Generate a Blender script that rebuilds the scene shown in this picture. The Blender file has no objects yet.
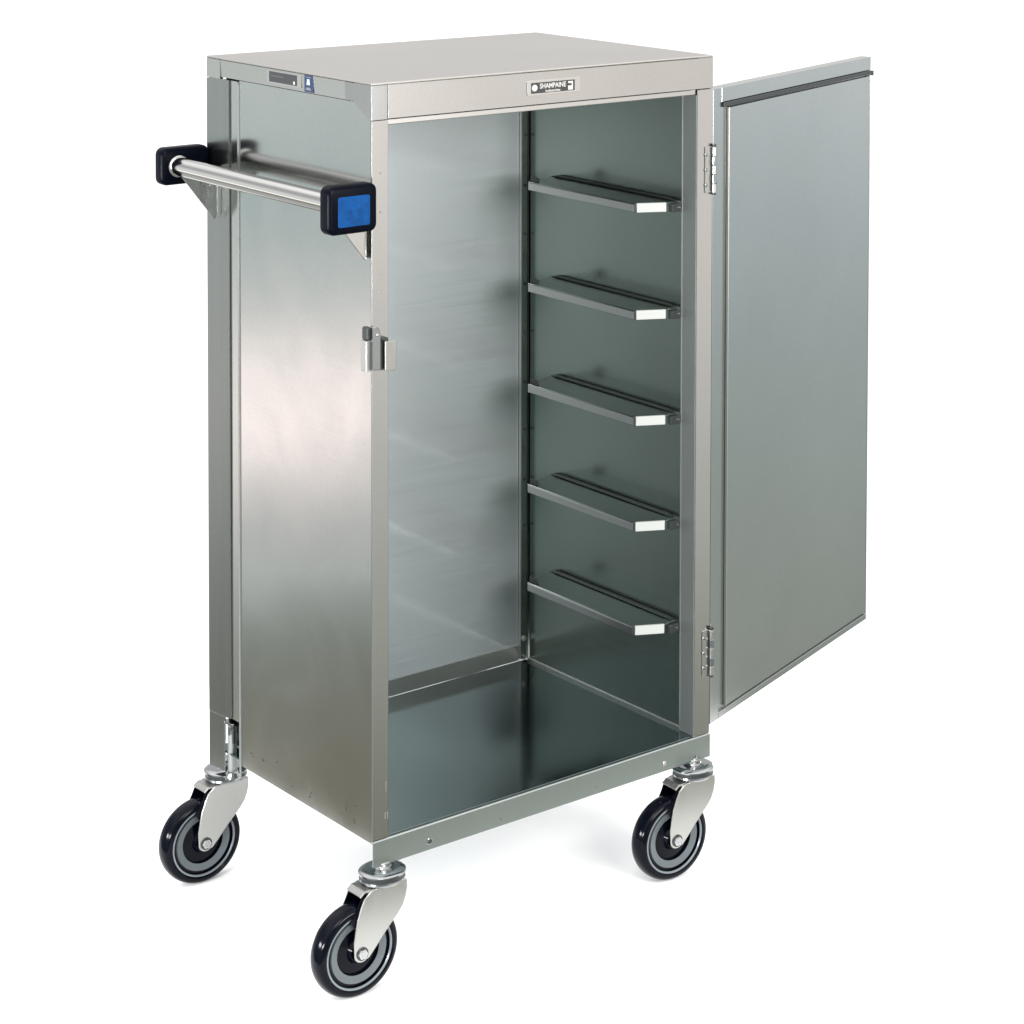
import bpy, bmesh, math, random
from mathutils import Vector, Matrix
random.seed(7)
S = bpy.context.scene
COL = S.collection
pi = math.pi

# ------------------------------------------------------------------ camera
LOC = (-1.539843, -2.500923, 1.291218)
YAW, PITCH, ROLL = 0.741209, 0.047085, 0.008051
FPX, SX, SY = 2440.779, 326.474, -597.272
fwd = Vector((math.sin(YAW)*math.cos(PITCH), math.cos(YAW)*math.cos(PITCH), -math.sin(PITCH)))
r0 = Vector((math.cos(YAW), -math.sin(YAW), 0)); u0 = r0.cross(fwd)
rt = r0*math.cos(ROLL) + u0*math.sin(ROLL); up = rt.cross(fwd)
cd = bpy.data.cameras.new('camera'); cam = bpy.data.objects.new('camera', cd); COL.objects.link(cam)
cam.matrix_world = Matrix(((rt.x, up.x, -fwd.x, LOC[0]), (rt.y, up.y, -fwd.y, LOC[1]), (rt.z, up.z, -fwd.z, LOC[2]), (0, 0, 0, 1)))
cd.sensor_width = 36; cd.sensor_fit = 'HORIZONTAL'; cd.lens = 36*FPX/1024
cd.shift_x = -SX/1024; cd.shift_y = SY/1024
cd.clip_start = 0.05; cd.clip_end = 200
S.camera = cam

S.view_settings.view_transform = 'Standard'; S.view_settings.look = 'None'
S.view_settings.exposure = 0; S.view_settings.gamma = 1; S.view_settings.use_curve_mapping = False

# ------------------------------------------------------------------ studio environment (soft light and dark zones round the product)
world = bpy.data.worlds.new('World'); S.world = world; world.use_nodes = True
nt = world.node_tree; nt.nodes.clear()
def N(tree, typ, **kw):
    n = tree.nodes.new(typ)
    for k, v in kw.items(): setattr(n, k, v)
    return n
def wire(tree, sock, v):
    if isinstance(v, (int, float)): sock.default_value = v
    elif isinstance(v, (tuple, list)): sock.default_value = v
    else: tree.links.new(v, sock)
def M(op, a, b=0.0, c=0.0):
    n = N(nt, 'ShaderNodeMath', operation=op)
    wire(nt, n.inputs[0], a); wire(nt, n.inputs[1], b); wire(nt, n.inputs[2], c)
    return n.outputs[0]
tc = N(nt, 'ShaderNodeTexCoord'); sp = N(nt, 'ShaderNodeSeparateXYZ'); nt.links.new(tc.outputs['Generated'], sp.inputs[0])
AZ = M('MULTIPLY', M('ARCTAN2', sp.outputs[0], sp.outputs[1]), 180/pi)
EL = M('MULTIPLY', M('ARCSINE', sp.outputs[2]), 180/pi)
def ramp(stops, interp='LINEAR'):
    # stops: (elevation, (r,g,b)) with radiance up to 4
    f = N(nt, 'ShaderNodeMapRange'); wire(nt, f.inputs[0], EL)
    f.inputs[1].default_value = -45; f.inputs[2].default_value = 45
    cr = N(nt, 'ShaderNodeValToRGB'); nt.links.new(f.outputs[0], cr.inputs[0])
    el = cr.color_ramp; el.interpolation = interp
    while len(el.elements) > 1: el.elements.remove(el.elements[-1])
    for i, (e, c) in enumerate(stops):
        p_ = min(1, max(0, (e+45)/90))
        if i == 0: k = el.elements[0]; k.position = p_
        else: k = el.elements.new(p_)
        k.color = (c[0]/4, c[1]/4, c[2]/4, 1)
    sc = N(nt, 'ShaderNodeVectorMath', operation='SCALE'); nt.links.new(cr.outputs[0], sc.inputs[0]); sc.inputs['Scale'].default_value = 4
    return sc.outputs[0]
def sector(prev, az0, half, soft, stops):
    d = M('WRAP', M('SUBTRACT', AZ, az0), 180.0, -180.0)
    a = M('ABSOLUTE', d)
    m = N(nt, 'ShaderNodeMapRange', interpolation_type='SMOOTHSTEP'); wire(nt, m.inputs[0], a)
    m.inputs[1].default_value = half+soft; m.inputs[2].default_value = max(0, half-soft); m.inputs[3].default_value = 0; m.inputs[4].default_value = 1
    x = N(nt, 'ShaderNodeMix', data_type='RGBA'); wire(nt, x.inputs[0], m.outputs[0]); nt.links.new(prev, x.inputs[6]); nt.links.new(ramp(stops), x.inputs[7])
    return x.outputs[2]
base = ramp([(-45, (.45, .45, .43)), (-10, (.7, .72, .72)), (10, (.8, .8, .8)), (28, (1.2, 1.2, 1.2)), (45, (2.0, 2.0, 2.0))])
c = sector(base, 212, 30, 12, [(-45, (.3, .34, .3)), (-20, (.38, .46, .42)), (-8, (.55, .62, .57)), (5, (.5, .55, .5)), (25, (.5, .5, .5)), (45, (2.0, 2.0, 2.0))])
c = sector(c, -52, 18, 6, [(-45, (.09, .09, .07)), (-24, (.11, .12, .09)), (-16, (.20, .235, .225)), (-8, (.34, .41, .41)), (3, (.55, .6, .6)), (28, (.7, .7, .7)), (45, (2.0, 2.0, 2.0))])
c = sector(c, -28, 9, 5, [(-45, (.16, .15, .12)), (-24, (.32, .29, .21)), (-20.4, (.33, .33, .27)), (-18.3, (.36, .41, .38)), (-17.9, (.42, .48, .46)), (-17.55, (1.2, 1.25, 1.22)), (-17.1, (1.1, 1.15, 1.12)), (-16.8, (.55, .60, .60)),
                            (-16.1, (.90, .93, .93)), (-15.5, (1.1, 1.08, 1.06)), (-15.1, (2.35, 2.05, 1.98)), (-13.0, (2.1, 1.88, 1.82)), (-12.0, (1.15, 1.16, 1.14)), (-9.5, (.70, .84, .83)),
                            (-6, (1.02, 1.08, 1.06)), (2, (.95, .97, .97)), (12, (.55, .57, .58)), (28, (.6, .6, .6)), (45, (2.0, 2.0, 2.0))])
c = sector(c, 150, 32, 10, [(-45, (.14, .14, .12)), (-24, (.22, .21, .15)), (-20, (.42, .44, .37)), (-17, (.75, .80, .75)), (-13, (1.05, 1.03, .98)),
                            (-7, (1.40, 1.29, 1.24)), (2, (1.2, 1.15, 1.1)), (8, (.4, .5, .5)), (12, (.18, .30, .30)), (26, (.18, .28, .28)), (38, (1.2, 1.2, 1.2)), (45, (2.0, 2.0, 2.0))])
c = sector(c, 98, 22, 8, [(-45, (.30, .30, .26)), (-23, (.42, .44, .38)), (-19, (.46, .50, .45)), (-13, (.58, .66, .64)), (-9, (.74, .84, .88)), (-5.5, (1.10, 1.13, 1.15)),
                          (3, (1.1, 1.1, 1.1)), (25, (1.0, 1.0, 1.0)), (45, (2.0, 2.0, 2.0))])
c = sector(c, 35, 27, 7, [(-45, (1.3, 1.3, 1.3)), (-3, (1.3, 1.3, 1.3)), (2, (.92, .91, .89)), (28, (.8, .8, .8)), (45, (2.0, 2.0, 2.0))])
bg = N(nt, 'ShaderNodeBackground'); out = N(nt, 'ShaderNodeOutputWorld')
nt.links.new(c, bg.inputs[0]); bg.inputs[1].default_value = 1.0; nt.links.new(bg.outputs[0], out.inputs[0])

def area(name, loc, target, sx, sy, power, col=(1, 1, 1)):
    l = bpy.data.lights.new(name, 'AREA'); l.shape = 'RECTANGLE'; l.size = sx; l.size_y = sy; l.energy = power; l.color = col
    o = bpy.data.objects.new(name, l); COL.objects.link(o); o.location = loc
    o.rotation_euler = (Vector(target)-Vector(loc)).to_track_quat('-Z', 'Y').to_euler()
    return o
area('softbox_key', (-1.4, -1.6, 3.0), (0.2, 0.1, 0.3), 1.2, 1.2, 40, (1, .98, .96))
for q, w, sw in (((-2.4, -0.6, .42), 75, .9), ((-2.4, .9, .42), 60, .9), ((3.25, 1.36, .24), 80, .5)):
    area('added_low_fill', q, (0.2, 0.2, -0.15), sw, 0.3, w, (.97, .98, 1))  # added fill lamps near the floor, lighten the shadow under the cart

area('softbox_front', (.24, -2.1, 1.15), (.32, .4, .7), 1.1, .8, 62, (1, .985, .965))

# ------------------------------------------------------------------ materials
def mat(name, base=(.5, .5, .5), metal=0.0, rough=.5, brush=None, sharp=None, smear=0.0, wave=0.0, bump=.0, spec=None, coat=0.0, var=0.0, tintscale=4.0):
    m = bpy.data.materials.new(name); m.use_nodes = True; t = m.node_tree
    b = t.nodes['Principled BSDF']
    b.inputs['Base Color'].default_value = (*base, 1); b.inputs['Metallic'].default_value = metal; b.inputs['Roughness'].default_value = rough
    if spec is not None: b.inputs['Specular IOR Level'].default_value = spec
    if coat: b.inputs['Coat Weight'].default_value = coat; b.inputs['Coat Roughness'].default_value = .08
    co = N(t, 'ShaderNodeTexCoord')
    last = None
    if brush is not None:
        mp = N(t, 'ShaderNodeMapping'); t.links.new(co.outputs['Object'], mp.inputs[0]); mp.inputs['Scale'].default_value = brush
        nz = N(t, 'ShaderNodeTexNoise'); t.links.new(mp.outputs[0], nz.inputs[0]); nz.inputs['Scale'].default_value = 1; nz.inputs['Detail'].default_value = 3
        mr = N(t, 'ShaderNodeMapRange'); t.links.new(nz.outputs[0], mr.inputs[0])
        mr.inputs[1].default_value = .3; mr.inputs[2].default_value = .7; mr.inputs[3].default_value = rough*.92; mr.inputs[4].default_value = rough*1.1
        ro = mr.outputs[0]
        if smear:
            ns = N(t, 'ShaderNodeTexNoise'); t.links.new(co.outputs['Object'], ns.inputs[0]); ns.inputs['Scale'].default_value = 7; ns.inputs['Detail'].default_value = 6; ns.inputs['Distortion'].default_value = 1.2
            ms = N(t, 'ShaderNodeMapRange'); t.links.new(ns.outputs[0], ms.inputs[0]); ms.inputs[1].default_value = .35; ms.inputs[2].default_value = .7; ms.inputs[3].default_value = 1-smear; ms.inputs[4].default_value = 1+smear*1.6
            mm = N(t, 'ShaderNodeMath', operation='MULTIPLY'); t.links.new(ro, mm.inputs[0]); t.links.new(ms.outputs[0], mm.inputs[1]); ro = mm.outputs[0]
        t.links.new(ro, b.inputs['Roughness'])
        bp = N(t, 'ShaderNodeBump'); bp.inputs['Strength'].default_value = 1; bp.inputs['Distance'].default_value = bump or .00002
        t.links.new(nz.outputs[0], bp.inputs['Height']); last = bp
    if wave:
        nw = N(t, 'ShaderNodeTexNoise'); t.links.new(co.outputs['Object'], nw.inputs[0]); nw.inputs['Scale'].default_value = 3.2; nw.inputs['Detail'].default_value = 1.5
        bw = N(t, 'ShaderNodeBump'); bw.inputs['Strength'].default_value = 1; bw.inputs['Distance'].default_value = wave
        t.links.new(nw.outputs[0], bw.inputs['Height'])
        if last: t.links.new(last.outputs[0], bw.inputs['Normal'])
        last = bw
    if last: t.links.new(last.outputs[0], b.inputs['Normal'])
    # slight tarnish: patches with a tone of their own, fine speckle
    if var:
        n1 = N(t, 'ShaderNodeTexNoise'); t.links.new(co.outputs['Object'], n1.inputs[0]); n1.inputs['Scale'].default_value = tintscale; n1.inputs['Detail'].default_value = 4
        n2 = N(t, 'ShaderNodeTexNoise'); t.links.new(co.outputs['Object'], n2.inputs[0]); n2.inputs['Scale'].default_value = 260; n2.inputs['Detail'].default_value = 2
        ad = N(t, 'ShaderNodeMath', operation='MULTIPLY_ADD'); t.links.new(n2.outputs[0], ad.inputs[0]); ad.inputs[1].default_value = .45; t.links.new(n1.outputs[0], ad.inputs[2])
        mr = N(t, 'ShaderNodeMapRange'); t.links.new(ad.outputs[0], mr.inputs[0]); mr.inputs[1].default_value = .45; mr.inputs[2].default_value = 1.0
        mx = N(t, 'ShaderNodeMix', data_type='RGBA'); t.links.new(mr.outputs[0], mx.inputs[0])
        mx.inputs[6].default_value = (*[v*(1-var) for v in base], 1); mx.inputs[7].default_value = (base[0]*(1+var), base[1]*(1+var*.95), base[2]*(1+var*.9), 1)
        t.links.new(mx.outputs[2], b.inputs['Base Color'])
    if sharp:
        # a second, clearer lobe: polished tops of the grain over the matt ground
        g2 = N(t, 'ShaderNodeBsdfGlossy' if hasattr(bpy.types, 'ShaderNodeBsdfGlossy') else 'ShaderNodeBsdfAnisotropic'); g2.inputs['Color'].default_value = (*base, 1); g2.inputs['Roughness'].default_value = sharp[0]
        if last: t.links.new(last.outputs[0], g2.inputs['Normal'])
        ms_ = N(t, 'ShaderNodeMixShader'); ms_.inputs[0].default_value = sharp[1]
        t.links.new(b.outputs[0], ms_.inputs[1]); t.links.new(g2.outputs[0], ms_.inputs[2])
        t.links.new(ms_.outputs[0], t.nodes['Material Output'].inputs['Surface'])
    return m
ST = (.455, .462, .455)
m_side = mat('brushed steel sheet', ST, 1, .13, (4, 6, 1100), wave=.0016, bump=.000004, var=.05, smear=.14)
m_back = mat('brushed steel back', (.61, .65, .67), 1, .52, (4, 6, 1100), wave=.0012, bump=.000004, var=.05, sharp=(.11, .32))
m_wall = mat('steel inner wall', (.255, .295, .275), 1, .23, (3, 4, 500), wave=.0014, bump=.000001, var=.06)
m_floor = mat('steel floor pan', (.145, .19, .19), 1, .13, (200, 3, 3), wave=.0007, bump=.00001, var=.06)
m_post = mat('steel post', (.47, .472, .462), 1, .2, (900, 900, 3), wave=0, bump=.000002, var=.04)
m_trim = mat('steel trim', (.47, .468, .455), 1, .24, (3, 3, 1000), wave=0, bump=.000002, var=.05)
m_chan = mat('steel base channel', (.42, .475, .47), 1, .27, var=.035, tintscale=9)
m_top = mat('steel top', (.465, .445, .425), 1, .3, (5, 800, 5), wave=.0003, bump=.00001, var=.05)
m_door = mat('steel door', (.45, .462, .455), 1, .22, (4, 6, 1100), wave=.0006, bump=.000002, var=.05, smear=.06)
m_corner = mat('steel corner plate', (.34, .345, .345), 1, .3, (900, 900, 3), wave=0, bump=.000002, var=.06)
m_inner = mat('steel matt post', (.30, .32, .31), 1, .5, var=.04)
m_dark = mat('dark clip', (.02, .024, .024), .0, .35)
m_bright = mat('bright steel lip', (.52, .515, .50), 1, .3, var=.03)
m_chrome = mat('polished tube', (.62, .615, .6), 1, .12, (60, 2, 60), wave=0, bump=.00001)
m_zinc = mat('zinc plated fork', (.40, .40, .385), 1, .32, (200, 200, 30), wave=0, bump=.00001, var=.03, tintscale=12)
m_zincd = mat('zinc plated swivel', (.34, .35, .36), 1, .16, var=.06, tintscale=40)
m_tyre = mat('black tyre', (.0012, .0016, .004), 0, .12, spec=.11)
m_hub = mat('grey hub', (.075, .088, .097), 0, .35, var=.08)
m_hubl = mat('light hub ring', (.17, .195, .21), .3, .3)
m_bump = mat('black bumper rubber', (.0014, .002, .005), 0, .3, spec=.05)
m_blue = mat('blue pad', (.001, .044, .165), 0, .45, spec=.1, var=.3, tintscale=90)
m_strip = mat('dark joint and reflection streak', (.05, .062, .056), .6, .45)
m_white = mat('white end cap', (.37, .38, .365), 0, .4)
m_ink = mat('label black', (.025, .026, .028), 0, .4)
m_plate = mat('label plate', (.50, .49, .47), .2, .35)
m_badge = mat('badge blue', (.012, .022, .07), 0, .3)
m_lblue = mat('badge light blue', (.45, .60, .78), 0, .4)
m_paper = mat('white studio surface', (.9, .9, .9), 0, .8, spec=.1)

# ------------------------------------------------------------------ mesh helpers
class MB:
    def __init__(s): s.bm = bmesh.new(); s.mats = []
    def mi(s, m):
        if m not in s.mats: s.mats.append(m)
        return s.mats.index(m)
    def _add(s, other, m, mtx=None):
        i = s.mi(m)
        for f in other.faces: f.material_index = i
        me = bpy.data.meshes.new('tmp'); other.to_mesh(me); other.free()
        if mtx is not None: me.transform(mtx)
        s.bm.from_mesh(me); bpy.data.meshes.remove(me)
    def box(s, x0, x1, y0, y1, z0, z1, m, bev=.0006, seg=1, mtx=None):
        b = bmesh.new(); bmesh.ops.create_cube(b, size=1)
        for v in b.verts:
            v.co = Vector(((x0+x1)/2+v.co.x*(x1-x0), (y0+y1)/2+v.co.y*(y1-y0), (z0+z1)/2+v.co.z*(z1-z0)))
        bev = min(bev, .45*min(x1-x0, y1-y0, z1-z0))
        if bev > 0: bmesh.ops.bevel(b, geom=list(b.edges), offset=bev, segments=seg, affect='EDGES', profile=.5)
        s._add(b, m, mtx); return s
    def prism(s, pts, axis, a, b_, m, bev=.0004, mtx=None):
        # outline pts (2-D) extruded from a to b along axis ('x','y','z')
        b = bmesh.new()
        def P(u, v, w):
            return {'x': (w, u, v), 'y': (u, w, v), 'z': (u, v, w)}[axis]
        v0 = [b.verts.new(P(u, v, a)) for u, v in pts]; v1 = [b.verts.new(P(u, v, b_)) for u, v in pts]
        n = len(pts)
        b.faces.new(v0); b.faces.new(v1[::-1])
        for i in range(n): b.faces.new((v0[i], v1[i], v1[(i+1) % n], v0[(i+1) % n]))
        bmesh.ops.recalc_face_normals(b, faces=b.faces)
        if bev > 0: bmesh.ops.bevel(b, geom=list(b.edges), offset=bev, segments=1, affect='EDGES', profile=.5)
        s._add(b, m, mtx); return s
    def lathe(s, prof, m, mtx=None, seg=64, caps=True):
        # prof: (radius, height) along local z
        b = bmesh.new(); rings = []
        for r, h in prof:
            rings.append([b.verts.new((max(r, 1e-5)*math.cos(2*pi*i/seg), max(r, 1e-5)*math.sin(2*pi*i/seg), h)) for i in range(seg)])
        b.faces.ensure_lookup_table()
        ids = []
        for k in range(len(rings)-1):
            for i in range(seg):
                b.faces.new((rings[k][i], rings[k][(i+1) % seg], rings[k+1][(i+1) % seg], rings[k+1][i])); ids.append(k)
        b.faces.ensure_lookup_table()
        if caps and prof[0][0] > 1e-4: b.faces.new(rings[0][::-1])
        if caps and prof[-1][0] > 1e-4: b.faces.new(rings[-1])
        for f in b.faces: f.smooth = True
        bmesh.ops.recalc_face_normals(b, faces=b.faces)
        s._add(b, m, mtx); return s
    def tube(s, p0, p1, r, m, seg=32):
        p0, p1 = Vector(p0), Vector(p1); d = p1-p0
        mt = Matrix.Translation(p0) @ d.to_track_quat('Z', 'Y').to_matrix().to_4x4()
        return s.lathe([(r, 0), (r, d.length)], m, mt, seg)
    def build(s, name, parent=None, label=None, smooth=True):
        me = bpy.data.meshes.new(name); s.bm.to_mesh(me); s.bm.free()
        for m in s.mats: me.materials.append(m)
        o = bpy.data.objects.new(name, me); COL.objects.link(o)
        if parent is not None: o.parent = parent
        if label: o['label'] = label
        if smooth:
            for p in me.polygons: p.use_smooth = True
            me.set_sharp_from_angle(angle=math.radians(32))
        return o
def rrect(x0, x1, z0, z1, r, n=6):
    p = []
    for cx, cz, a0 in ((x1-r, z0+r, -90), (x1-r, z1-r, 0), (x0+r, z1-r, 90), (x0+r, z0+r, 180)):
        for i in range(n+1):
            a = math.radians(a0+90*i/n); p.append((cx+r*math.cos(a), cz+r*math.sin(a)))
    return p

# ------------------------------------------------------------------ the setting
W, D, H, HC = .5257, .4053, .95, .0312
ZG = -.150
g = MB(); pts = rrect(-.20, 1.05, -.20, 1.05, .12, 8)
g.prism(pts, 'z', ZG-.012, ZG, m_paper, 0)
gr = g.build('ground', smooth=False); gr['kind'] = 'structure'; gr['label'] = 'plain white studio surface under the casters'

# ------------------------------------------------------------------ the cart
root = bpy.data.objects.new('tray_cart', None); COL.objects.link(root); root.location = (0, 0, 0)
root['label'] = 'stainless steel cabinet tray cart on four casters with its single door open'
root['category'] = 'cart'

# top
MB().prism([(0, 0), (W, 0), (W, D), (0, D)], 'z', H-.0025, H, m_top, .0008).build('top_panel', root)
b = MB()
b.box(.0232, W, .0004, .0022, .9062, H-.0028, m_trim, .0004)                # front
b.box(.0004, .0225, .0004, .0020, .9056, H-.0028, m_corner, .0004)            # wrapped corner plate
b.build('front_trim', root)
b = MB(); b.prism([(.0006, H-.0028), (.0016, .9250), (.0040, .9250), (.0040, H-.0028)], 'y', .0463, D-.03, m_trim, .0002)
b.build('side_trim', root)
b = MB(); b.prism([(.0006, H-.003), (.0600, H-.003), (.0600, .926), (.0440, .926), (.0056, .9052), (.0006, .9052)], 'x', -.0004, .0009, m_corner, .0002, mtx=Matrix.Translation((0, 0, H)) @ Matrix.Rotation(-.021, 4, 'Y') @ Matrix.Translation((0, 0, -H)))
b.build('corner_gusset', root)
b = MB(); b.box(.0003, .0014, D-.036, D-.0005, .9225, H-.0028, m_trim, 0); b.build('corner_gusset', root)
b = MB(); b.box(.0235, .4985, .0035, .020, .8985, .9055, m_bright, .0008); b.build('header_lip', root, 'bright narrow lip under the front trim')
b = MB(); b.box(W-.0020, W-.0003, .03, D-.002, .9250, H-.0028, m_trim, .0003); b.box(.002, W-.002, D-.0021, D-.0004, .9250, H-.0028, m_trim, .0003); b.build('rear_trim', root)

# posts
b = MB()
b.box(.0004, .0235, .0005, .0022, HC+.0006, .9050, m_post, .0006)
b.box(.0016, .0030, .0024, .0044, .0285, .9050, m_strip, .0001)
b.box(.0222, .0236, .0026, .0240, HC+.002, .9050, m_post, .0004)
for zz in (.842, .795, .72, .70):
    b.lathe([(.0, .0), (.0012, .0), (.0010, -.0003), (0, -.0004)], m_zincd, Matrix.Translation((.0125, .0004, zz)) @ Matrix.Rotation(-pi/2, 4, 'X'), 10)
b.box(.0185, .0200, -.0002, .0006, .089, .101, m_bright, .0001); b.box(.0170, .0190, -.0003, .0006, .056, .063, m_bright, .0001); b.box(.0205, .0222, -.0003, .0006, .0555, .063, m_bright, .0001)
b.build('post', root)
b = MB()
b.box(.4990, W-.0003, .0005, .0022, HC+.0006, .9050, m_post, .0006)
b.box(.4990, .5004, .0026, .0310, HC+.0012, .8980, m_inner, .0004)
b.box(.4987, .5000, .0310, .0335, HC+.0035, .8980, m_bright, .0004)          # folded bright edge of the post
b.box(W-.0018, W-.0003, .0026, .0240, HC+.001, .9050, m_post, .0005)
b.build('post', root)
# rear left post: open channel with groove
b = MB()
b.prism([(.0002, D-.0005), (.0053, .3560), (.0068, .3560), (.0018, D-.0022)], 'z', .079, .9215, m_post, 0)
b.prism([(.0002, D-.0005), (.0038, .3700), (.0053, .3700), (.0018, D-.0022)], 'z', .006, .0787, m_post, .0003)
b.box(.0020, .0240, D-.0020, D-.0004, .006, .9215, m_post, .0004)
b.box(.0074, .0086, .3270, .3720, .079, .9215, m_post, .0003)
b.box(.0010, .0024, .3226, .3256, .012, .9215, m_inner, .0001); b.box(.0046, .0058, .3258, .3330, HC, .9215, m_post, .0003)
b.build('post', root)
b = MB()
b.box(W-.0018, W-.0003, .3600, D-.0025, .006, .9215, m_post, .0004); b.box(W-.024, W-.0019, D-.0020, D-.0004, .006, .9215, m_post, .0004)
b.box(.4905, .5015, .3895, .3909, HC+.004, .93, m_wall, .0003)               # inner standard in the corner
b.box(.4902, .4917, .3910, .3960, HC+.004, .93, m_bright, .0004)
b.box(.5016, .5030, .3895, .3960, HC+.004, .93, m_dark, .0003)
b.build('post', root)

# side, back and floor
b = MB(); b.box(.0024, .0038, .0046, .3224, .0272, .9245, m_side, .0004)
for y, z in ((.297, .052), (.293, .049), (.266, .052), (.232, .060), (.147, .046), (.150, .041), (.193, .020+.02), (.043, .062), (.066, .058), (.065, .052), (.046, .044), (.044, .041)):
    b.lathe([(0, 0), (random.uniform(.0012, .0021), 0), (.0005, .0003), (0, .0003)], m_dark, Matrix.Translation((.0021, y, z)) @ Matrix.Rotation(-pi/2, 4, 'Y'), 9)
b.build('side_panel', root)
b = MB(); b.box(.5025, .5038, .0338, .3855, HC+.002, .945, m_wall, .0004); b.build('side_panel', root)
b = MB(); b.box(W-.0016, W-.0005, .0250, .3590, HC+.002, .9245, m_side, .0003); b.build('outer_side_panel', root)
b = MB(); b.box(.0245, .4900, .3965, .3980, HC+.004, .945, m_back, .0003)
b.box(.0245, .4900, .3945, .3960, HC+.0015, .0560, m_bright, .0004)            # upstand of the floor pan
b.box(.4918, W-.0250, .3965, .3980, HC+.004, .945, m_back, .0003)
b.box(.03, W-.025, D-.0020, D-.0008, .02, .9245, m_back, .0003)
b.build('back_panel', root)
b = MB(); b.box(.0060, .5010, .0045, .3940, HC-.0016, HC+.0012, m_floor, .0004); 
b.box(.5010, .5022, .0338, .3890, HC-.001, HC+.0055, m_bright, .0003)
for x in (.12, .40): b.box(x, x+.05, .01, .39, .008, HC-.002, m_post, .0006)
b.build('floor_pan', root)
b = MB()
b.box(.0002, W-.0003, -.0016, .0002, .0000, HC, m_chan, .0005)
b.box(.0002, W-.0003, .0004, .0042, HC-.0018, HC, m_bright, .0004)
for x, z in ((.0804, .0106), (.4473, .0108)):
    b.lathe([(0, 0), (.0032, 0), (.0026, .0009), (0, .0006)], m_dark if x < .2 else m_bright, Matrix.Translation((x, -.0016, z)) @ Matrix.Rotation(pi/2, 4, 'X'), 16)
    b.lathe([(.0030, 0), (.0036, .0002), (.0040, 0)], m_zincd, Matrix.Translation((x, -.0016, z)) @ Matrix.Rotation(pi/2, 4, 'X'), 16)
for x in (.185, .335): b.lathe([(0, 0), (.0010, 0), (.0005, .0002)], m_dark, Matrix.Translation((x, -.0016, .009)) @ Matrix.Rotation(pi/2, 4, 'X'), 8)
b.build('base_channel', root)
b = MB(); b.box(.026, W-.026, D-.0019, D-.0003, .0, .0195, m_trim, .0004); b.build('base_channel', root)

# tray ledges, five a side
RZ = (.752, .608, .465, .322, .181)
XO = .4415
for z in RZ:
    b = MB()
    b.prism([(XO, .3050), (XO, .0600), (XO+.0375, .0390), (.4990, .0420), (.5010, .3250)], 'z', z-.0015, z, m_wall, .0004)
    b.box(XO, XO+.0014, .0608, .3050, z-.0120, z-.0016, m_post, .0004)       # outer flange
    led = b.build('tray_ledge', root)
    d = Vector((.0375, -.0210, 0)).normalized(); nrm = Vector((d.y, -d.x, 0))
    mt = Matrix(((d.x, -d.y, 0, XO), (d.y, d.x, 0, .0597), (0, 0, 1, z), (0, 0, 0, 1)))
    e = MB(); e.box(.0018, .0415, -.0022, .0016, -.0118, .0006, m_white, .0005, mtx=mt); e.build('end_cap', led, 'white end cap')
    e = MB(); e.box(-.0012, .0015, -.0012, .0016, -.0118, .0002, m_dark, .0003, mtx=mt); e.build('cap_rim', led)
    e = MB(); e.box(.4835, .4985, .0335, .0420, z-.0130, z-.0020, m_dark, .0008)
    e.lathe([(0, 0), (.0022, 0), (.0018, .001), (0, .0012)], m_zincd, Matrix.Translation((.4955, .0334, z-.007)) @ Matrix.Rotation(pi/2, 4, 'X'), 12)
    e.build('bracket', led)
    e = MB(); e.prism([(.3040, z+.0002), (.2830, z+.0002), (.2830, z+.0045), (.2890, z+.0075), (.3040, z+.0075)], 'x', XO+.0030, XO+.0044, m_dark, .0003)
    e.build('ledge_stop', led)
    e = MB(); e.prism([(.3250, z+.0002), (.3100, z+.0026), (.0600, z+.0026), (.0440, z+.0002)], 'x', .4935, .5012, m_strip, .0010); e.build('reflection_streak', led, 'dark strip standing in for a blurred reflection in the wall')  # dark reflection streak of the wall, modelled as an added dark strip
for z in RZ:
    b = MB(); b.box(.0250, .0480, .0700, .3150, z-.0015, z, m_wall, .0004); b.box(.0466, .0480, .0700, .3150, z-.0120, z-.0016, m_post, .0004)
    b.build('tray_ledge', root)
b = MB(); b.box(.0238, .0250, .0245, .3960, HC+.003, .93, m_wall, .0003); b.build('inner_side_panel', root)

# standards' rivets
for z in RZ:
    for dz in (-.021, .052):
        MB().lathe([(0, 0), (.0022, 0), (.0016, .0010), (0, .0013)], m_dark, Matrix.Translation((.4960, .3893, z+dz)) @ Matrix.Rotation(pi/2, 4, 'X'), 12).build('rivet', root)
MB().lathe([(0, 0), (.0042, 0), (.0036, .002), (0, .0024)], m_bright, Matrix.Translation((.4955, .3893, .066)) @ Matrix.Rotation(pi/2, 4, 'X'), 12).build('rivet', root, 'bright rivet near the floor')

# ------------------------------------------------------------------ door
PHI = .36557; DW = .4819; ZB, ZT = .0424, .9042
hinge = Matrix.Translation((W+.0006, .0006, 0)) @ Matrix.Rotation(PHI, 4, 'Z')      # local x along the door, local -y = its inner face
b = MB()
b.box(0, DW, .0040, .0180, ZB, ZT, m_door, .0008, mtx=hinge)
b.box(0, .0235, -.0000, .0039, ZB, ZT, m_door, .0006, mtx=hinge)                       # hinge side flange
b.box(.0237, DW, -.0000, .0039, ZT-.0200, ZT, m_door, .0006, mtx=hinge)               # top flange
b.box(.0237, DW, -.0000, .0039, ZB, ZB+.0085, m_door, .0005, mtx=hinge)               # bottom flange
b.box(DW-.0020, DW, .0002, .0039, ZB+.009, ZT-.0205, m_door, .0004, mtx=hinge)
door = b.build('door', root)
b = MB(); b.box(.0440, DW-.0035, -.0002, .0036, ZB+.0115, ZT-.0285, m_door, .0008, mtx=hinge)
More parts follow.
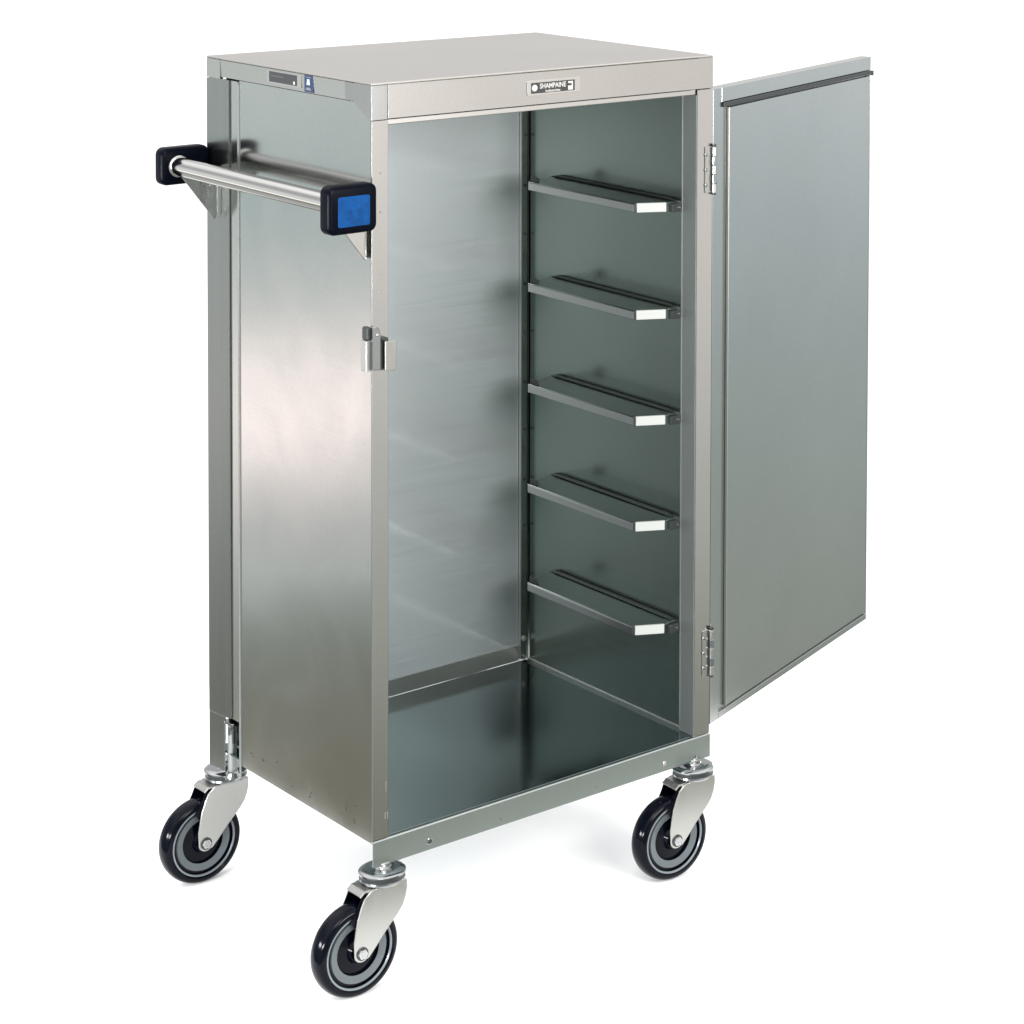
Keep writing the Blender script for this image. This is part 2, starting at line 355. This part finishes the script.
b.box(.0428, .0442, -.0006, .0036, ZB+.0115, ZT-.0285, m_bright, .0005, mtx=hinge)
b.build('inner_panel', door)
b = MB(); b.prism([(.0245, ZT-.0205), (DW-.0030, ZT-.0205), (DW+.0030, ZT-.0215), (DW+.0030, ZT-.0290), (DW-.0010, ZT-.0255), (.0245, ZT-.0265)], 'y', -.0035, .0020, m_dark, .0004, mtx=hinge)
b.build('door_gasket', door, 'dark seal strip under the top flange')
for z0 in (.7663, .1125):
    b = MB(); hh = .0617
    for i in range(5):
        z = z0+i*hh/5
        b.lathe([(.0030, 0), (.0036, .0006), (.0036, hh/5-.0012), (.0030, hh/5-.0006)], m_zincd if i % 2 else m_zinc, Matrix.Translation((W-.0006, -.0036, z)), 20)
    b.lathe([(.0026, -.003), (.0026, hh+.003)], m_dark, Matrix.Translation((W-.0006, -.0036, z0)), 12)
    b.box(.5115, W-.0030, -.0010, .0003, z0, z0+hh, m_trim, .0004)
    b.box(.5200, W-.0028, -.0014, -.0009, z0+.001, z0+hh-.001, m_dark, .0002)
    for i in range(3):
        z = z0+hh*(.17+.33*i)
        b.lathe([(.0, .0010), (.0020, .0008), (.0026, 0)], m_zincd, Matrix.Translation((.5135, -.0010, z)) @ Matrix.Rotation(pi/2, 4, 'X'), 14)
        b.lathe([(.0, .0012), (.0018, .0010), (.0022, 0)], m_dark, hinge @ Matrix.Translation((.0075, -.0002, z)) @ Matrix.Rotation(pi/2, 4, 'X'), 14)
    b.build('hinge', root)

# latch keeper on the front left post
b = MB()
prof = [(.0000, .607), (.0075, .607), (.0075, .652), (.0062, .6560), (.0035, .6585), (.0, .6595)]
b.prism([(-.0040, .6075), (.0072, .6075), (.0072, .6490), (.0058, .6550), (.0030, .6590), (-.0005, .6600), (-.0040, .6600)], 'y', -.0090, -.0016, m_zincd, .0008)
b.box(-.0095, -.0015, -.0030, .0100, .6060, .6430, m_bright, .0008)
b.box(-.0085, -.0015, -.0035, .0090, .6435, .6590, m_dark, .0015)
b.lathe([(0, .0012), (.0016, .0010), (.0020, 0)], m_bright, Matrix.Translation((.0025, -.0090, .6500)) @ Matrix.Rotation(pi/2, 4, 'X'), 12)
b.box(.0090, .0112, -.0060, .0002, .6060, .6420, m_dark, .0006)
b.box(.0090, .0185, -.0080, .0002, .6425, .6445, m_dark, .0004)
b.box(.0125, .0150, -.0100, .0002, .6055, .6410, m_bright, .0006)
b.prism(rrect(.0150, .0290, .6045, .6400, .0018, 3), 'y', -.0088, -.0072, m_zinc, .0004)
b.build('door_latch', root)

# ------------------------------------------------------------------ push handle
XH, ZH = -.0450, .8095
MB().tube((XH, .006, ZH), (XH, D-.006, ZH), .0122, m_chrome, 48).build('handle_tube', root)
def bumper(y0, y1, front):
    b = MB(); bm = bmesh.new()
    # rounded cushion, its outer face slightly domed
    n = 5; x0, x1, z0, z1 = -.0680, -.0004, .7850, .8340
    if front: x0, z0, z1 = -.0665, .7760, .8340
    bmesh.ops.create_cube(bm, size=1)
    for v in bm.verts: v.co = Vector(((x0+x1)/2+v.co.x*(x1-x0), (y0+y1)/2+v.co.y*(y1-y0), (z0+z1)/2+v.co.z*(z1-z0)))
    bmesh.ops.bevel(bm, geom=[e for e in bm.edges if abs((e.verts[0].co-e.verts[1].co).y) > 1e-4], offset=.0095, segments=7, affect='EDGES', profile=.5)
    bmesh.ops.bevel(bm, geom=[e for e in bm.edges if abs((e.verts[0].co-e.verts[1].co).y) < 1e-5], offset=.0042, segments=4, affect='EDGES', profile=.5)
    b._add(bm, m_bump)
    o = b.build('corner_bumper', root)
    p = MB(); y = y0 if front else y1
    s = -1 if front else 1
    p.prism(rrect(-.0540, -.0110, .7850, .8210, .0025, 4), 'y', min(y-s*.001, y+s*.0010), max(y-s*.001, y+s*.0010), m_blue, .0005)
    p.build('bumper_pad', o, 'blue pad')
bumper(-.0140, .0080, True); bumper(D-.0080, D+.0120, False)
for y, sgn in ((.0085, 1), (.3790, -1)):
    b = MB(); yy = sorted((y, y+sgn*.0025))
    b.prism([(XH-.0100, ZH-.0050), (XH-.0040, ZH+.0010), (-.0003, ZH-.0020), (-.0003, .7420), (-.0040, .7380)], 'y', yy[0], yy[1], m_trim, .0004)
    yb = sorted((y, y+sgn*.0190))
    if sgn > 0: b.box(-.0020, -.0003, yb[0], yb[1], .7385, ZH-.0020, m_trim, .0004)
    b.build('handle_bracket', root)
b = MB(); b.lathe([(.0122, 0), (.0140, .0006), (.0140, .0026), (.0122, .0036)], m_bright, Matrix.Translation((XH, D-.0082, ZH)) @ Matrix.Rotation(pi/2, 4, 'X'), 40)
b.build('handle_collar', root)

# ------------------------------------------------------------------ nameplates
def text_mesh(body, size, mtx, m, name, parent, ext=.00015, sx=1.0):
    cu = bpy.data.curves.new('txt', 'FONT'); cu.body = body; cu.size = size; cu.extrude = ext; cu.align_x = 'CENTER'; cu.align_y = 'CENTER'; cu.offset = size*.02
    t = bpy.data.objects.new('txt', cu); COL.objects.link(t)
    dg = bpy.context.evaluated_depsgraph_get(); me = bpy.data.meshes.new_from_object(t.evaluated_get(dg))
    bpy.data.objects.remove(t); me.transform(mtx @ Matrix.Diagonal((sx, 1, 1, 1))); me.materials.clear(); me.materials.append(m)
    o = bpy.data.objects.new(name, me); COL.objects.link(o); o.parent = parent
    return o
FR = Matrix.Rotation(pi/2, 4, 'X')                                       # text standing in the front plane
b = MB()
b.prism(rrect(.2240, .3060, .9180, .9375, .003, 4), 'y', -.0006, .0003, m_bright, .0002)
b.prism([(.2300, .9205), (.2970, .9205), (.2970, .9340), (.2300, .9340)], 'y', -.0010, -.0007, m_ink, .0)
b.prism([(.2865, .9215), (.2940, .9215), (.2940, .9325), (.2865, .9325), (.2865, .9300), (.2920, .9300), (.2920, .9270), (.2865, .9270)], 'y', -.0013, -.0011, m_plate, .0)
b.lathe([(0, .0002), (.0042, .0002), (.0042, 0)], m_plate, Matrix.Translation((.2350, -.0011, .9275)) @ FR, 20)
npl = b.build('name_plate', root, 'small white plate with black bar and white lettering')
text_mesh('SHAMPAINE', .0088, Matrix.Translation((.2630, -.0011, .9290)) @ FR, m_plate, 'plate_lettering', npl, sx=.86)
text_mesh('industries', .0045, Matrix.Translation((.2630, -.0011, .9228)) @ FR, m_plate, 'plate_lettering', npl, sx=1.3)
SL = Matrix.Rotation(-pi/2, 4, 'Z') @ Matrix.Rotation(pi/2, 4, 'X')
b = MB()
b.prism([(.1640, .9295), (.2480, .9295), (.2480, .9455), (.1640, .9455)], 'x', .0005, .0014, m_bright, 0)
b.prism([(.1745, .9310), (.2420, .9310), (.2420, .9440), (.1745, .9440)], 'x', .0001, .0005, m_ink, .0)
b.lathe([(0, .0002), (.0022, .0002), (.0022, 0)], m_plate, Matrix.Translation((.0000, .1800, .9342)) @ SL, 14)
b.prism([(.2050, .9385), (.2370, .9385), (.2370, .9395), (.2050, .9395)], 'x', -.0002, .0, m_hub, .0)
b.build('name_plate', root, 'dark bar plate with silver border')
b = MB()
b.prism([(.1350, .9260), (.1560, .9260), (.1560, .9470), (.1350, .9470)], 'x', .0004, .0014, m_badge, .0002)
b.prism([(.1425, .9350), (.1500, .9350), (.1485, .9420), (.1435, .9420)], 'x', .0000, .0003, m_lblue, .0)
b.prism([(.1390, .9285), (.1525, .9285), (.1500, .9318), (.1410, .9318)], 'x', .0000, .0003, m_hubl, .0)
b.prism([(.1395, .9440), (.1515, .9440), (.1515, .9450), (.1395, .9450)], 'x', .0000, .0003, m_hubl, .0)
b.build('name_plate', root, 'small blue badge with pale emblem')

# ------------------------------------------------------------------ caster socket in the rear post
b = MB()
b.tube((.0110, .3625, -.004), (.0110, .3625, .0700), .0058, m_inner, 24)
b.prism(rrect(.0035, .0190, .3500, .3740, .004, 4), 'z', .0700, .0735, m_zincd, .0006)
b.box(.0020, .0036, .3540, .3590, .0580, .0700, m_zincd, .0006)
b.box(.0020, .0060, .3440, .3475, .0500, .0700, m_dark, .0006)
b.lathe([(.0095, 0), (.0095, .004), (.0070, .008), (.0070, .012)], m_zincd, Matrix.Translation((.0110, .3625, -.004)), 24)
b.build('caster_socket', root)

# ------------------------------------------------------------------ casters
ZA = -.094 + .150                                                            # axle above ground
R = .0560
def make_caster():
    c = bpy.data.objects.new('caster', None); COL.objects.link(c)
    ax, az = -.0390, -.0915                                               # axle relative to the swivel top (z = 0 at the swivel top)
    b = MB()
    b.lathe([(.0, .0), (.0100, .0), (.0110, -.0012), (.0165, -.0030), (.0200, -.0022), (.0240, -.0030), (.0275, -.0042), (.0287, -.0055), (.0287, -.0072), (.0255, -.0078), (.0, -.0078)], m_zincd, None, 56)
    b.lathe([(.0, -.0078), (.0268, -.0078), (.0268, -.0130), (.0, -.0130)], m_dark, None, 48)
    b.lathe([(.0, -.0130), (.0275, -.0130), (.0280, -.0150), (.0262, -.0175), (.0, -.0180)], m_zincd, None, 48)
    b.lathe([(.0072, .0), (.0072, .0055), (.0060, .0065), (.0060, .0100), (0, .0100)], m_zincd, None, 24)
    b.prism([(.0105*math.cos(k*pi/3), .0105*math.sin(k*pi/3)) for k in range(6)], 'z', -.0005, .0050, m_zinc, .0008)
    b.build('swivel_plate', c)
    # fork: crown and two tapering cheeks, drawn in the x-z plane
    half = .0185; t = .0026
    def arc(cx, cz, r, a0, a1, n=10): return [(cx+r*math.cos(math.radians(a0+(a1-a0)*i/n)), cz+r*math.sin(math.radians(a0+(a1-a0)*i/n))) for i in range(n+1)]
    chk = [(.0235, -.0178), (.0238, -.0280), (.0220, -.0380), (.0180, -.0480), (.0110, -.0570), (.0020, -.0660), (-.0100, -.0780), (-.0210, -.0905), (-.0300, -.0995)]
    chk += arc(ax, az, .0105, -35, -190, 9)[1:]
    chk += [(-.0500, -.0760), (-.0455, -.0500), (-.0395, -.0345), (-.0355, -.0262), (-.0260, -.0186), (-.0120, -.0178)]
    b = MB()
    for s in (-1, 1):
        y = sorted((s*half, s*(half-t)))
        b.prism(chk, 'y', y[0], y[1], m_zinc, .0006)
    b.prism([(.0230, half-t-.0002), (.0230, -half+t+.0002), (-.0120, -half+t+.0002), (-.0340, -half+t+.0002), (-.0340, half-t-.0002)], 'z', -.0212, -.0182, m_zinc, .0006)
    b.prism([(-.0340, -.0186), (-.0400, -.0235), (-.0390, -.0252), (-.0335, -.0210)], 'y', -half+t+.0004, half-t-.0004, m_zinc, .0003)
    gd = [(.018, -.0215), (-.0380, -.0255), (-.0420, -.0345), (-.0470, -.0440), (-.0540, -.0500), (-.0460, -.0600), (.0000, -.0500)]
    b.prism(gd, 'y', half-t-.0020, half-t-.0003, m_tyre, .0003)
    b.prism(gd, 'y', -half+t+.0003, -half+t+.0020, m_tyre, .0003)
    b.build('fork', c)
    WM = Matrix.Translation((ax, 0, az)) @ Matrix.Rotation(pi/2, 4, 'X')     # lathe z -> world -y
    b = MB(); hw = .0142
    prof = [(.0452, -hw+.0018)]
    for i in range(13):
        a = -pi/2+pi*i/12
        prof.append((R-.0088+.0088*math.cos(a)**.75 if math.cos(a) > 1e-6 else R-.0088, hw*math.sin(a)))
    prof.append((.0452, hw-.0018)); prof.append((.0452, -hw+.0018))
    b.lathe(prof, m_tyre, WM, 96, caps=False)
    b.build('tyre', c)
    b = MB()
    for s in (1, -1):
        F = WM @ Matrix.Scale(s, 4, (0, 0, 1)) if s == -1 else WM
        b.lathe([(.0450, .0030), (.0450, .0128), (.0432, .0132), (.0424, .0118)], m_hubl, F, 80, caps=False)
        b.lathe([(.0424, .0118), (.0412, .0085), (.0388, .0085)], m_tyre, F, 80, caps=False)
        b.lathe([(.0388, .0085), (.0378, .0112), (.0290, .0090)], m_hub, F, 80, caps=False)
        b.lathe([(.0290, .0090), (.0275, .0060), (.0150, .0080), (.0120, .0130), (.0, .0130)], m_tyre, F, 64, caps=False)
    b.build('wheel_hub', c)
    b = MB()
    b.lathe([(.0, -half-.0035), (.0042, -half-.0035), (.0042, half+.0035), (.0, half+.0035)], m_zincd, WM, 20)
    for s in (-1, 1):
        y = half+.0002
        F = WM if s == 1 else WM @ Matrix.Scale(-1, 4, (0, 0, 1))
        b.lathe([(.0080, y-.0002), (.0080, y+.0008), (.0066, y+.0012)], m_dark, F, 24)
        b.lathe([(.0066, y), (.0060, y+.0030), (.0046, y+.0032), (.0040, y+.0012), (0, y+.0012)], m_bright, F, 6)
    b.build('axle_nut', c)
    return c
def copy_caster(src):
    r = src.copy(); COL.objects.link(r)
    for ch in src.children:
        k = ch.copy(); COL.objects.link(k); k.parent = r
    return r
c0 = make_caster()
for i, (x, y, yaw) in enumerate(((.0175, .0060, 0.0), (.0270, .4100, 0.0), (.5000, .0040, -.045), (.5000, .4000, .3))):
    o = c0 if i == 0 else copy_caster(c0)
    o.parent = root; o.location = (x, y, ZG+R+.0915); o.rotation_euler = (0, 0, yaw)

S.render.engine = 'CYCLES'
S.cycles.max_bounces = 12; S.cycles.glossy_bounces = 10
